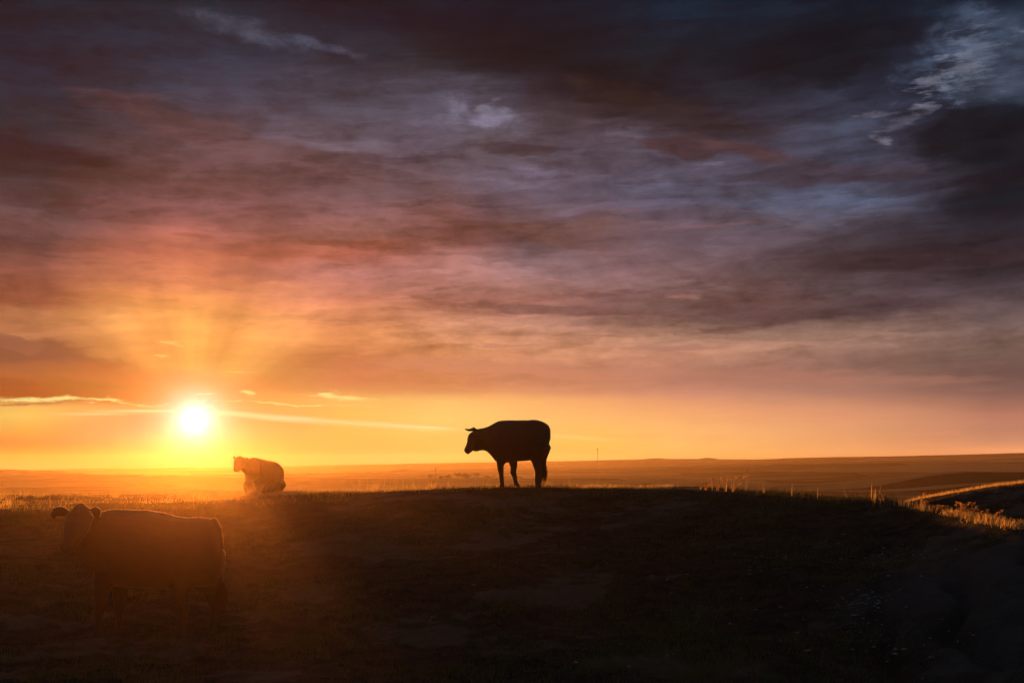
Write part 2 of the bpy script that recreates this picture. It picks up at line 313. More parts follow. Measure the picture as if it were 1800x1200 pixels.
def column(az):
    p = {k: pchip(AZK, v, np.array([az]))[0] for k, v in (('c', KCY), ('d', KD), ('f', KF), ('b1', KB1), ('b2', KB2), ('b0', KB0), ('h', KH), ('a', KA))}
    c = math.cos(az) if abs(az) < .6 else .85
    zc = -(p['c'] - 820) / FPX * p['d'] * c
    q_ = min(1.0, max(0.0, (az - .26) / .06)); q_ = q_ * q_ * (3 - 2 * q_)
    rr = np.array([0, 4.5, .38 * p['d'], .54 * p['d'], .69 * p['d'], p['d'] - 1.5, p['d'], p['d'] + 1.2, p['d'] + 5, 33 - 4.5 * q_, 40 - 6 * q_, 48 - 5 * q_, 70, 160, 420, 1000, 1800, 3600, 5600, 8000, 9300, 12400, 12800, 14000.])
    mid = p['f'] + (zc - p['f']) * .36
    zz = np.array([-1.7, -1.7, -1.78, p['f'], mid, zc - .10 - .10 * q_, zc, zc - .01, p['b1'], (p['b1'] + p['b2']) / 2 * (1 - q_) + q_ * -1.95, p['b2'], (p['b2'] + p['b0']) / 2, p['b0'], -17, -36, -47, -50, -47, -44,
                   -(p['a'] - 820) / FPX * 8000 * c, -(p['a'] - 820) / FPX * 8000 * c - 14, -(p['h'] - 820) / FPX * 12400 * c, -(p['h'] - 820) / FPX * 12400 * c - 6, -60.])
    return pchip(rr, zz, RN)
AZN = np.linspace(-.62, .62, 400)
TAB = np.array([column(a) for a in AZN])
def H0(x, y):
    r = np.hypot(x, y); az = np.arctan2(x, y); az = np.clip(az, AZN[0], AZN[-1])
    fa = (az - AZN[0]) / (AZN[1] - AZN[0]); i = np.clip(fa.astype(int), 0, len(AZN) - 2); t = fa - i
    j = np.clip(np.searchsorted(RN, r) - 1, 0, len(RN) - 2); u = np.clip((r - RN[j]) / (RN[j + 1] - RN[j]), 0, 1)
    return (TAB[i, j] * (1 - t) + TAB[i + 1, j] * t) * (1 - u) + (TAB[i, j + 1] * (1 - t) + TAB[i + 1, j + 1] * t) * u
def H(x, y):
    """ground height in world units"""
    x = np.atleast_1d(np.asarray(x, float)); y = np.atleast_1d(np.asarray(y, float))
    r = np.hypot(x, y); az = np.arctan2(x, y)
    z = H0(x, y) + EYE
    near = np.clip((60 - r) / 20, 0, 1) * (1 - .75 * np.clip((r - 26) / 3, 0, 1) * np.clip((az - .26) / .06, 0, 1))
    z = z + near * (fbm(x * .35, y * .35, 4) * .11 + fbm(x * 2.1, y * 2.1, 4, .6) * .045 + np.maximum(fbm(x * 5.2 + 3, y * 5.2, 2), 0) * .05) * np.clip(r / 4, 0, 1) * (1 - .8 * np.exp(-((r - np.interp(az, AZK, KD)) / 2.5) ** 2))
    # erosion gully down the clay bank on the right
    gx = 4.7 + (y - 12.7) * .2 + .16 * np.sin(y * 1.6) + .06 * np.sin(y * 5.1)
    for k, (off, dep, w) in enumerate(((0, .22, .13), (-.75, .10, .08), (.9, .12, .10))):
        g = np.exp(-((x - gx - off - .12 * np.sin(y * 2.3 + k)) / w) ** 2) * np.clip((13.4 - y) / 1.2, 0, 1) * np.clip((y - 5) / 2, 0, 1)
        z = z - g * dep
    far = np.clip((r - 300) / 900, 0, 1)
    roll = fbm(x / 1500 + 5, y / 900, 4, .5) * 22 * far * np.clip((12000 - r) / 2500, 0.12, 1)
    roll = roll + fbm(x / 260 + 1, y / 200 + 4, 3) * 4.0 * far
    z = z + roll
    def bump(px, rr, h, wx, wy):
        a = math.atan((px - 900) / FPX); cx, cy = rr * math.sin(a), rr * math.cos(a)
        q = np.exp(-(((x - cx) / wx) ** 4 + ((y - cy) / wy) ** 2)); return h * q
    z = z + bump(1775, 3100, 34, 330, 420) + bump(1500, 5200, 20, 700, 500) + bump(20, 6500, 22, 130, 400) + bump(112, 6600, 18, 90, 300)
    z = z + bump(714, 7600, 16, 60, 300) + bump(1150, 12300, 9, 90, 300) + bump(1242, 12300, 13, 60, 300)
    return z
# horizon skyline: the far roll is damped at the skyline ridge so its rows hold

def mesh_from(name, V, F, mat=None, smooth=True, parent=None):
    V = np.asarray(V, np.float32); F = np.asarray(F, np.int32)
    me = D.meshes.new(name); n = F.shape[1]
    me.vertices.add(len(V)); me.vertices.foreach_set('co', V.ravel())
    me.loops.add(F.size); me.loops.foreach_set('vertex_index', F.ravel())
    me.polygons.add(len(F)); me.polygons.foreach_set('loop_start', np.arange(0, F.size, n, dtype=np.int32))
    me.polygons.foreach_set('loop_total', np.full(len(F), n, np.int32))
    me.polygons.foreach_set('use_smooth', np.full(len(F), smooth))
    me.update(calc_edges=True); me.validate()
    o = D.objects.new(name, me); COL.objects.link(o)
    if mat: me.materials.append(mat)
    if parent: o.parent = parent
    return o
def tag(o, label=None, cat=None, group=None, kind=None):
    if label: o['label'] = label
    if cat: o['category'] = cat
    if group: o['group'] = group
    if kind: o['kind'] = kind
    return o
def empty(name, loc, rz=0.0):
    o = D.objects.new(name, None); COL.objects.link(o); o.location = loc; o.rotation_euler = (0, 0, rz); o.empty_display_size = .3
    return o

# ------------------------------------------------------------------ materials
def mat(name):
    m = D.materials.new(name); m.use_nodes = True; m.node_tree.nodes.clear(); G.tree = m.node_tree; return m
def obj_coord():
    n = G.tree.nodes.new('ShaderNodeNewGeometry'); return G(n.outputs['Position'])
def mapped(v, sc):
    n = G.tree.nodes.new('ShaderNodeMapping'); link(v, n.inputs['Vector']); n.inputs['Scale'].default_value = sc; return G(n.outputs[0])
def out(sh):
    n = G.tree.nodes.new('ShaderNodeOutputMaterial'); G.tree.links.new(sh, n.inputs[0])
def bumpn(h, s, d):
    n = G.tree.nodes.new('ShaderNodeBump'); n.inputs['Strength'].default_value = s; n.inputs['Distance'].default_value = d; link(h, n.inputs['Height']); return n.outputs[0]
def principled(col, rough=.9, spec=.2, normal=None, sheen=0):
    n = G.tree.nodes.new('ShaderNodeBsdfPrincipled')
    if isinstance(col, G): link(col, n.inputs['Base Color'])
    else: n.inputs['Base Color'].default_value = (*col, 1)
    if isinstance(rough, G): link(rough, n.inputs['Roughness'])
    else: n.inputs['Roughness'].default_value = rough
    n.inputs['Specular IOR Level'].default_value = spec
    if sheen: n.inputs['Sheen Weight'].default_value = sheen; n.inputs['Sheen Roughness'].default_value = .4
    if normal: G.tree.links.new(normal, n.inputs['Normal'])
    return n.outputs[0]
def leafy(col, tr, w=.5):
    d = G.tree.nodes.new('ShaderNodeBsdfDiffuse'); t = G.tree.nodes.new('ShaderNodeBsdfTranslucent'); x = G.tree.nodes.new('ShaderNodeMixShader')
    for n, c in ((d, col), (t, tr)):
        if isinstance(c, G): link(c, n.inputs[0])
        else: n.inputs[0].default_value = (*c, 1)
    x.inputs[0].default_value = w; G.tree.links.new(d.outputs[0], x.inputs[1]); G.tree.links.new(t.outputs[0], x.inputs[2]); return x.outputs[0]

M_ground = mat('prairie_soil'); p = obj_coord()
n1 = noise(p, .55, 6, .6); n2 = noise(p, 3.2, 7, .65, .4); n3 = noise(p, 14, 5, .6)
c = mixc(step(n2, .42, .58), (.062, .046, .032), (.022, .024, .013))
c = mixc(step(n1 + (n2 - .5) * .4, .52, .62), c, (.14, .11, .08))
c = mixc(step(n3, .60, .74, 0, .5), c, (.24, .21, .17))
sp = G.tree.nodes.new('ShaderNodeSeparateXYZ'); link(p, sp.inputs[0])
gxx = G(sp.outputs[0]); gyy = G(sp.outputs[1])
clay = step(gxx + (n1 - .5) * 3.0 + (n2 - .5) * 2.0, 3.0, 4.6) * step(gyy + (n2 - .5) * 3, 14.0, 12.4) * step(gyy, 3, 5)
cl = mixc(n2, (.105, .12, .13), (.045, .05, .052))
c = mixc(clay * .8, c, cl)
h = n2 * .6 + n3 * .35
out(principled(c, .95, .15, bumpn(h, 1.0, .12)))

M_valley = mat('valley_fields'); p = obj_coord()
vor = G.tree.nodes.new('ShaderNodeTexVoronoi'); link(mapped(p, (.0011, .0019, 0)), vor.inputs['Vector']); vor.inputs['Scale'].default_value = 1
sv = G.tree.nodes.new('ShaderNodeSeparateColor'); G.tree.links.new(vor.outputs['Color'], sv.inputs[0]); fld = G(sv.outputs[0])
n1 = noise(mapped(p, (.00026, .0008, 0)), 1, 6, .6); n2 = noise(mapped(p, (.0010, .0030, 0)), 1, 6, .6)
c = mixc(step(n1 * .75 + fld * .3 + n2 * .45, .68, .80), (.032, .028, .017), (.40, .27, .12))
d1 = G.tree.nodes.new('ShaderNodeBsdfDiffuse'); link(c, d1.inputs[0])
gl = G.tree.nodes.new('ShaderNodeBsdfGlossy'); gl.inputs['Roughness'].default_value = .62; link(mixc(1.0, c, (.55, .55, .55), 'MULTIPLY'), gl.inputs[0])
mx = G.tree.nodes.new('ShaderNodeMixShader'); mx.inputs[0].default_value = .18
G.tree.links.new(d1.outputs[0], mx.inputs[1]); G.tree.links.new(gl.outputs[0], mx.inputs[2]); out(mx.outputs[0])

def blade_mat(name, a, b, tr, w=.55):
    m = mat(name); p = obj_coord(); n = noise(p, 1.1, 4, .6)
    out(leafy(mixc(step(n, .35, .65), a, b), tr, w)); return m
M_straw = blade_mat('dry_grass', (.26, .20, .09), (.16, .15, .06), (1, .78, .38), .72)
M_slope = blade_mat('short_grass', (.12, .17, .065), (.24, .21, .11), (.12, .12, .04), .35)
M_seed = blade_mat('seed_heads', (.35, .26, .14), (.25, .18, .09), (.7, .45, .2), .6)

# ------------------------------------------------------------------ ground sheets
fine_az = np.linspace(-.56, .56, 860)
rest = np.linspace(.56, 2 * math.pi - .56, 110)[1:-1]
AZM = np.concatenate([fine_az, rest])
def sheet(name, radii, mat_):
    A, R = np.meshgrid(AZM, radii, indexing='ij'); x = R * np.sin(A); y = R * np.cos(A)
    z = H(x.ravel(), y.ravel()); V = np.stack([x.ravel(), y.ravel(), z], 1)
    na, nr = len(AZM), len(radii); i = np.arange(na)[:, None]; j = np.arange(nr - 1)[None, :]; i2 = (i + 1) % na
    F = np.stack([i * nr + j, i * nr + j + 1, i2 * nr + j + 1, i2 * nr + j], -1).reshape(-1, 4)
    return mesh_from(name, V, F, mat_)
near_r = np.concatenate([np.linspace(.02, 6, 26)[:-1], np.linspace(6, 30, 330)[:-1], np.linspace(30, 75, 170)])
hill = sheet('ground', near_r, M_ground); tag(hill, kind='structure')
far_r = np.geomspace(75, 13400, 420)
val = sheet('valley', far_r, M_valley); tag(val, kind='structure')

# ------------------------------------------------------------------ grass
def px2az(px): return math.atan((px - 900) / FPX)
def blades(name, x, y, h, w, mat_, lean=.5, segs=2, z=None, wind=(.25, 0), parent=None, origin=None):
    n = len(x); z = H(x, y) if z is None else z
    if origin is not None: x = x - origin[0]; y = y - origin[1]; z = z - origin[2]
    a = rng.random(n) * 2 * math.pi; dx_, dy_ = np.cos(a) * w / 2, np.sin(a) * w / 2
    la = rng.random(n) * 2 * math.pi; l = rng.random(n) * lean * h
    lx, ly = np.cos(la) * l + wind[0] * h * rng.random(n), np.sin(la) * l + wind[1] * h
    z = z - .01
    if segs == 1:
        V = np.stack([np.stack([x - dx_, y - dy_, z], 1), np.stack([x + dx_, y + dy_, z], 1), np.stack([x + lx, y + ly, z + h], 1)], 1).reshape(-1, 3)
        F = np.arange(n * 3).reshape(-1, 3)
    else:
        mxx, myy, mz = x + lx * .35, y + ly * .35, z + h * .55
        V = np.stack([np.stack([x - dx_, y - dy_, z], 1), np.stack([x + dx_, y + dy_, z], 1), np.stack([mxx - dx_ * .7, myy - dy_ * .7, mz], 1), np.stack([mxx + dx_ * .7, myy + dy_ * .7, mz], 1), np.stack([x + lx, y + ly, z + h], 1)], 1).reshape(-1, 3)
        b = np.arange(n)[:, None] * 5
        F = np.concatenate([b + np.array([[0, 1, 3]]), b + np.array([[0, 3, 2]]), b + np.array([[2, 3, 4]])], 0)
    return mesh_from(name, V, F, mat_, False, parent)
def scatter(n, az0, az1, r0, r1, dens=None, clump=.0, pw=.5):
    az = az0 + (az1 - az0) * rng.random(n); r = np.sqrt(r0 ** 2 + (r1 ** 2 - r0 ** 2) * rng.random(n))
    x, y = r * np.sin(az), r * np.cos(az)
    if clump:
        m = len(x) // 9 + 1; cx, cy = x[:m], y[:m]; k = rng.integers(0, m, n); x = cx[k] + rng.normal(0, clump, n); y = cy[k] + rng.normal(0, clump, n)
    if dens is not None:
        keep = rng.random(n) < dens(x, y); x, y = x[keep], y[keep]
    return x, y
A0, A1 = -.50, .50
# short turf over the slope facing the camera
def dn(x, y): return np.clip(.30 + 2.2 * fbm(x * .8, y * .8, 4, .6), .02, 1) * np.where((x > 3.6) & (y < 13), .25, 1)
x, y = scatter(330000, A0, A1, 6.0, 25, dn, .045)
g = blades('slope_grass', x, y, (.03 + .10 * rng.random(len(x)) ** 2) * np.clip(.9 + 1.2 * fbm(x * 1.1 + 5, y * 1.1, 2), .4, 1.6), .006 + .004 * rng.random(len(x)), M_slope, .9, 1)
tag(g, 'short dark green grass growing in patches on the shaded slope', 'grass', kind='stuff')
# dry grass on the lit crest and the bench behind it
x, y = scatter(90000, A0, A1, 23.2, 44, lambda x, y: np.clip(.25 + 2.0 * fbm(x * .5 + 9, y * .5, 3), .03, 1) * np.where(np.arctan2(x, y) < -.2, .6, 1), .07)
hh = .03 + .11 * rng.random(len(x)) ** 2.6
az = np.arctan2(x, y); k = ~((az > .08) & (az < .30) & (np.hypot(x, y) < 30)) | (rng.random(len(x)) < .12); x, y, hh = x[k], y[k], hh[k]; az = np.arctan2(x, y); k = (az < px2az(470)) | (np.hypot(x, y) < np.interp(az, AZK, KD) + .9) | (rng.random(len(x)) < .06); x, y, hh = x[k], y[k], hh[k]
g = blades('ridge_grass', x, y, hh, .008, M_straw, .6, 2)
tag(g, 'dry golden grass glowing against the light along the ridge top', 'grass', kind='stuff')
az = px2az(420) + (px2az(1180) - px2az(420)) * rng.random(42000) ** 1.25; dd_ = np.interp(az, AZK, KD)
r = dd_ + rng.normal(.12, .28, len(az)); x, y = r * np.sin(az), r * np.cos(az); k = rng.random(len(x)) < np.clip(.35 + 1.5 * fbm(x * 1.3, y * 1.3, 3), .05, 1); x, y = x[k], y[k]
g = blades('crest_grass', x, y, .025 + .09 * rng.random(len(x)) ** 2.2, .007, M_straw, .7, 2)
tag(g, 'low bright fringe of grass along the crest around the standing cow', 'grass', kind='stuff')
az = px2az(-40) + (px2az(1560) - px2az(-40)) * rng.random(1500); dd_ = np.interp(az, AZK, KD); k = rng.random(len(az)) < np.clip(.2 + 2.5 * fbm(az * 40, az * 3, 3), .04, 1) * np.where((az > px2az(1070)) & (az < px2az(1500)), .10, 1); az, dd_ = az[k], dd_[k]
r = dd_ + rng.normal(.15, .5, len(az)); x, y = r * np.sin(az), r * np.cos(az)
g = blades('tall_grass', x, y, .10 + .26 * rng.random(len(x)) ** 2.2, .007, M_straw, .5, 2)
tag(g, 'taller dry stems standing out of the short grass along the crest', 'grass', kind='stuff')
# lit grass on the right shoulder
az = px2az(1540) + (px2az(1850) - px2az(1540)) * rng.random(15000); r = np.interp(az, AZK, KD) + rng.normal(.02, .17, len(az)); x, y = r * np.sin(az), r * np.cos(az)
k = rng.random(len(x)) < np.clip((az - px2az(1565)) / .03, .05, 1) * np.clip(-.05 + 2.4 * fbm(x * 2.5, y * 2.5, 2), .03, .8); x, y = x[k], y[k]
g = blades('shoulder_grass', x, y, .02 + .12 * rng.random(len(x)) ** 2.5, .006, M_straw, .5, 2)
tag(g, 'sunlit orange grass along the shoulder at the right edge', 'grass', kind='stuff')

az = px2az(1500) + (px2az(1850) - px2az(1500)) * rng.random(16000); r = 34.4 + rng.normal(.3, .4, len(az)); k = rng.random(len(az)) < .6 * np.clip((az - px2az(1520)) / .05, .1, 1); az, r = az[k], r[k]; x, y = r * np.sin(az), r * np.cos(az)
g = blades('hill_grass', x, y, .03 + .10 * rng.random(len(x)) ** 2, .012, M_straw, .6, 1)
tag(g, 'thin lit line of grass along the top of the dark hill at right', 'grass', kind='stuff')

# ------------------------------------------------------------------ cattle
def loft(P, Ra, Rb, hint, tangents=None, n=20, power=2.0, cap=.8):
    """closed tube through P; Ra lies across hint, Rb along hint"""
    P = [Vector(p) for p in P]; m = len(P); rings = []
    hint = Vector(hint)
    for i in range(m):
        T = Vector(tangents) if tangents else (P[min(i + 1, m - 1)] - P[max(i - 1, 0)])
        T.normalize(); b = (hint - T * hint.dot(T)).normalized(); a = T.cross(b)
        rings.append((P[i], T, a, b, Ra[i], Rb[i]))
    full = []
    p0, T0, a0, b0, r0, s0 = rings[0]; q = min(r0, s0)
    for k in (.12, .55, .85): full.append((p0 - T0 * q * math.sqrt(1 - k * k) * cap, a0, b0, r0 * k, s0 * k))
    for (p, T, a, b, r, s) in rings: full.append((p, a, b, r, s))
    p1, T1, a1, b1, r1, s1 = rings[-1]; q = min(r1, s1)
    for k in (.85, .55, .12): full.append((p1 + T1 * q * math.sqrt(1 - k * k) * cap, a1, b1, r1 * k, s1 * k))
    V = []; F = []
    for (p, a, b, r, s) in full:
        for j in range(n):
            t = 2 * math.pi * j / n; ct, st = math.cos(t), math.sin(t)
            ct = math.copysign(abs(ct) ** (2 / power), ct); st = math.copysign(abs(st) ** (2 / power), st)
            V.append(p + a * (r * ct) + b * (s * st))
    L = len(full)
    for i in range(L - 1):
        for j in range(n): F.append((i * n + j, i * n + (j + 1) % n, (i + 1) * n + (j + 1) % n, (i + 1) * n + j))
    F.append(tuple(range(n - 1, -1, -1))); F.append(tuple((L - 1) * n + j for j in range(n)))
    return V, F
M_coat = mat('cattle_hide'); p = obj_coord(); n1 = noise(p, 6, 5, .6); n2 = noise(mapped(p, (60, 60, 14)), 1, 4, .6)
out(principled(mixc(n1, (.030, .018, .012), (.060, .034, .020)), .55, .4, bumpn(n2, .4, .008), .0))
M_rim_hair = mat('cattle_rim_hair'); lf = leafy((.05, .03, .016), (1, .85, .6), .75)  # far paler than the hide, so the sunward rim reads bright
gh = G.tree.nodes.new('ShaderNodeBsdfGlossy'); gh.inputs['Roughness'].default_value = .35; gh.inputs[0].default_value = (1, .95, .85, 1)
mh = G.tree.nodes.new('ShaderNodeMixShader'); mh.inputs[0].default_value = .3; G.tree.links.new(lf, mh.inputs[1]); G.tree.links.new(gh.outputs[0], mh.inputs[2]); out(mh.outputs[0])
M_switch = mat('tail_hair'); out(leafy((.03, .018, .01), (.12, .05, .02), .4))
M_hoof = mat('hoof'); out(principled((.035, .03, .025), .5, .4))
M_eye = mat('eye'); out(principled((.01, .008, .006), .15, .5))
M_nose = mat('muzzle_skin'); p = obj_coord(); out(principled(mixc(noise(p, 40, 3, .5), (.05, .035, .03), (.02, .015, .012)), .45, .5))
M_tag = mat('ear_tag_plastic'); out(principled((.5, .42, .06), .45, .4))

def build_cow(name, label, loc, rz, chains, voxel, hairs, hlen, pitch=0.0, hooves=(), eyes=(), tailtuft=None, tagpos=None):
    root = empty(name, loc, rz); root.rotation_euler = (0, pitch, rz); tag(root, label, 'cow')
    V = []; F = []
    for c in chains:
        v, f = loft(*c[:4], **(c[4] if len(c) > 4 else {})); b = len(V); V += v; F += [tuple(i + b for i in q) for q in f]
    me = D.meshes.new('t'); me.from_pydata([tuple(v) for v in V], [], F); me.update()
    bm = bmesh.new(); bm.from_mesh(me); bmesh.ops.recalc_face_normals(bm, faces=bm.faces); bm.to_mesh(me); bm.free()
    t = D.objects.new('t', me); COL.objects.link(t)
    r = t.modifiers.new('r', 'REMESH'); r.mode = 'VOXEL'; r.voxel_size = voxel; r.use_smooth_shade = True
    s = t.modifiers.new('s', 'SMOOTH'); s.iterations = 4; s.factor = .5
    dg = bpy.context.evaluated_depsgraph_get(); m2 = D.meshes.new_from_object(t.evaluated_get(dg)); m2.name = 'body'
    D.objects.remove(t); D.meshes.remove(me)
    n = len(m2.vertices); co = np.empty(n * 3, np.float32); m2.vertices.foreach_get('co', co); co = co.reshape(-1, 3)
    no = np.empty(n * 3, np.float32); m2.vertices.foreach_get('normal', no); no = no.reshape(-1, 3)
    off = fbm(co[:, 0] * 7 + 3, co[:, 2] * 7 + co[:, 1] * 5, 3) * .012
    co = co + no * off[:, None]; m2.vertices.foreach_set('co', co.ravel())
    m2.materials.clear(); m2.materials.append(M_coat); m2.polygons.foreach_set('use_smooth', np.full(len(m2.polygons), True)); m2.update()
    body = D.objects.new('body', m2); COL.objects.link(body); body.parent = root
    # coat: pale hairs added on the sunward side only, to make the lit rim
    wt = np.clip(no[:, 2] - .1, 0, 1) * np.clip(-no[:, 1] - .02, 0, 1) * 2 + 1e-9 + np.clip(-no[:, 1] - .2, 0, 1) * .5 * (co[:, 2] > 1.0); idx = rng.choice(n, hairs, p=wt / wt.sum()); P0 = co[idx]; N = no[idx]
    flow = np.array([-.6, 0, -.7]); d = N * (.75 + .4 * rng.random((hairs, 1))) + flow * (.25 + .35 * rng.random((hairs, 1))) + rng.normal(0, .22, (hairs, 3))
    d /= np.linalg.norm(d, axis=1, keepdims=True); L = hlen * (.5 + .8 * rng.random((hairs, 1)))
    L = L * np.where(P0[:, 2:3] < .45, .4, 1) * np.clip(.45 + .9 * N[:, 2:3], .25, 1)
    sd = np.cross(d, rng.normal(0, 1, (hairs, 3))); sd /= np.linalg.norm(sd, axis=1, keepdims=True); sd *= .003
    Vh = np.stack([P0 - N * .003 - sd, P0 - N * .003 + sd, P0 + d * L], 1).reshape(-1, 3)
    mesh_from('rim_hair', Vh, np.arange(hairs * 3).reshape(-1, 3), M_rim_hair, False, root)
    for (hx, hy, hz, hr) in hooves:
        v, f = loft([(hx, hy, hz + .055), (hx + .008, hy, hz + .025), (hx + .016, hy, hz)], [hr * .86, hr * 1.0, hr * 1.1], [hr * .8, hr * .92, hr], (0, 1, 0), n=14)
        o = D.objects.new('hoof', D.meshes.new('hoof')); o.data.from_pydata([tuple(q) for q in v], [], f); o.data.materials.append(M_hoof); COL.objects.link(o); o.parent = root
    for e in eyes:
        bm = bmesh.new(); bmesh.ops.create_uvsphere(bm, u_segments=12, v_segments=8, radius=.02); me = D.meshes.new('eye'); bm.to_mesh(me); bm.free(); me.materials.append(M_eye)
        o = D.objects.new('eye', me); COL.objects.link(o); o.location = e; o.parent = root
    if tailtuft:
        (tx, ty, tz, ln, sx) = tailtuft; k = 160; V = []
        for i in range(k):
            bx, by, bz = tx + random.gauss(0, .014), ty + random.gauss(0, .014), tz + random.uniform(-.10, .06)
            l = ln * random.uniform(.35, 1.0); ex, ey = bx + random.gauss(sx, .035), by + random.gauss(0, .04)
            mx_, my_ = (bx + ex) / 2 + random.gauss(0, .012), (by + ey) / 2
            V.append([(bx - .003, by, bz), (bx + .003, by, bz), (mx_ - .003, my_, bz - l * .5), (mx_ + .003, my_, bz - l * .5), (ex, ey, bz - l)])
        Vn = np.array(V).reshape(-1, 3); b = np.arange(k)[:, None] * 5
        mesh_from('tail_switch', Vn, np.concatenate([b + np.array([[0, 1, 3]]), b + np.array([[0, 3, 2]]), b + np.array([[2, 3, 4]])], 0), M_switch, False, root)
    if tagpos:
        bm = bmesh.new(); bmesh.ops.create_cube(bm, size=1); bmesh.ops.scale(bm, vec=(.05, .006, .065), verts=bm.verts); bmesh.ops.bevel(bm, geom=bm.edges[:], offset=.002, affect='EDGES')
        me = D.meshes.new('ear_tag'); bm.to_mesh(me); bm.free(); me.materials.append(M_tag); o = D.objects.new('ear_tag', me); COL.objects.link(o); o.location = tagpos; o.parent = root
    return root

def torso(st, k, x0, z0):
    P = [((x0 - a) * k, 0, (z0 - (t + b) / 2) * k) for a, t, b, w in st]
    return (P, [(b - t) / 2 * k for a, t, b, w in st], [w for a, t, b, w in st], (0, 1, 0), dict(tangents=(1, 0, 0), n=28, power=2.25, cap=.22))
def limb(pts, k, x0, z0, y, spread=0.0, lat=.85):
    n = len(pts); P = [((x0 - a) * k, y * (1 + spread * i / n), (z0 - b) * k) for i, (a, b, r) in enumerate(pts)]
    return (P, [r * 1.1 for a, b, r in pts], [r * lat * 1.1 for a, b, r in pts], (0, 1, 0))

# --- the standing cow on the crest, side on, facing left
k, x0, z0 = .002, 850, 940
st = [(1234,310,450,.11),(1224,284,530,.18),(1200,268,600,.23),(1155,246,645,.28),(1100,232,655,.30),(1060,226,652,.31),(1000,236,655,.34),(920,233,662,.37),(840,232,668,.38),(780,233,682,.36),(725,236,698,.33),(690,246,686,.28),(655,262,655,.24),(620,283,605,.20),(580,302,562,.17),(540,315,548,.15),(500,322,552,.13),(465,328,560,.11),(440,335,560,.09)]
ch = [torso(st, k, x0, z0)]
hp = ((455,385,.10,.10),(435,415,.122,.115),(426,455,.128,.115),(412,497,.108,.09),(390,532,.088,.075),(371,556,.078,.072),(360,568,.066,.062))
ch.append(([((x0-a)*k, 0, (z0-b)*k) for a, b, r, w in hp], [h_[2] for h_ in hp], [h_[3] for h_ in hp], (0,1,0), dict(cap=.4)))
ch.append(limb([(738,600,.13),(728,660,.10),(720,705,.068),(724,768,.060),(728,800,.050),(733,860,.040),(737,900,.043),(737,918,.055)], k, x0, z0, .16))
ch.append(limb([(850,580,.14),(848,655,.095),(858,720,.066),(852,775,.062),(866,820,.046),(877,875,.040),(886,903,.046),(893,918,.056)], k, x0, z0, -.15))
ch.append(limb([(1120,520,.20),(1095,620,.12),(1098,690,.085),(1112,755,.072),(1108,800,.062),(1104,860,.050),(1104,905,.050),(1106,918,.058)], k, x0, z0, .15))
ch.append(limb([(1165,520,.16),(1160,640,.085),(1162,720,.068),(1166,775,.058),(1148,820,.048),(1132,875,.040),(1124,905,.042),(1122,918,.048)], k, x0, z0, -.16))
ch.append(limb([(1075,630,.07),(1070,650,.075),(1062,660,.05)], k, x0, z0, 0, lat=1.2))
ch.append(limb([(1200,300,.03),(1216,330,.026),(1228,430,.020),(1212,540,.018),(1196,620,.017),(1188,700,.018),(1180,745,.020)], k, x0, z0, 0, lat=1))
ch.append(([(.80,.06,1.215),(.86,.13,1.205),(.925,.17,1.20),(.995,.19,1.222)], [.040,.050,.036,.012], [.018,.02,.018,.012], (0,.3,-1)))
ch.append(([(.84,-.07,1.21),(.86,-.15,1.235),(.845,-.21,1.25)], [.040,.048,.03], [.02,.02,.016], (0,.3,1)))
ch.append(([(.80,.0,1.20),(.835,0,1.235)], [.045,.035], [.06,.05], (0,1,0)))
az_ = px2az(893); rr = 24.0; wx, wy = rr*math.sin(az_), rr*math.cos(az_)
zg = float(H(wx, wy)[0])
wx_of = lambda zx: wx
cow = build_cow('cow', 'brown cow standing side on in silhouette on the crest, facing left', (wx + (850 - (893-760)*6)*.002*1.0, wy, EYE - (856.2-820)/FPX*24.0 - .006), math.pi, ch, .013, 5000, .010,
    hooves=[((x0-740)*k,.16,.005,.05),((x0-896)*k,-.15,.005,.052),((x0-1110)*k,.15,.005,.056),((x0-1122)*k,-.16,.005,.054)], eyes=[(.905,.095,1.06),(.905,-.095,1.06)], tailtuft=((x0-1190)*k, 0, .42, .30, .02))

# --- the heifer below, body side on, head turned to the camera
k, x0, z0 = 13 / FPX / 3.75, 1050, 1010
st = [(1486,460,640,.15),(1472,360,670,.20),(1445,292,690,.24),(1400,262,700,.27),(1340,258,704,.29),(1260,262,706,.31),(1180,256,714,.34),(1080,228,718,.36),(980,209,712,.36),(880,209,704,.35),(800,205,700,.32),(740,209,690,.28),(690,222,660,.24),(640,245,625,.20),(600,265,590,.17),(565,285,540,.14)]
ch = [torso(st, k, x0, z0)]
def q(zx, zy, y):
    ox_ = 13 * math.tan(px2az(280)); h_ = EYE - (1108.5 - 820) / FPX * 13.0
    return (-((zx / 3.75 - 900) / FPX * (13 - y) - ox_), y, EYE - ((zy / 3.75 + 840) - 820) / FPX * (13 - y) - h_)
ch.append(([q(660,390,.05), q(610,340,.12), q(575,300,.20)], [.20,.165,.12], [.18,.15,.12], (0,1,0)))
ch.append(([q(556,215,.22), q(550,255,.27), q(538,310,.32), q(520,365,.38), q(500,415,.43), q(488,445,.46), q(484,458,.47)], [.08,.105,.115,.10,.08,.07,.06], [.105,.155,.148,.115,.085,.088,.075], (1,0,0)))
ch.append(([q(556,205,.21), q(551,178,.20)], [.06,.04], [.09,.05], (1,0,0)))
ch.append(([q(500,238,.24), q(462,224,.26), q(428,214,.27), q(398,218,.28), q(385,238,.28), q(392,258,.28)], [.030,.048,.058,.052,.036,.015], [.016,.018,.018,.017,.015,.012], (0,1,0), dict(cap=.4)))
ch.append(([q(600,246,.20), q(628,224,.19), q(652,212,.18), q(668,218,.18), q(672,240,.18), q(664,260,.18)], [.030,.044,.050,.044,.032,.014], [.016,.018,.018,.017,.015,.012], (0,1,0), dict(cap=.4)))
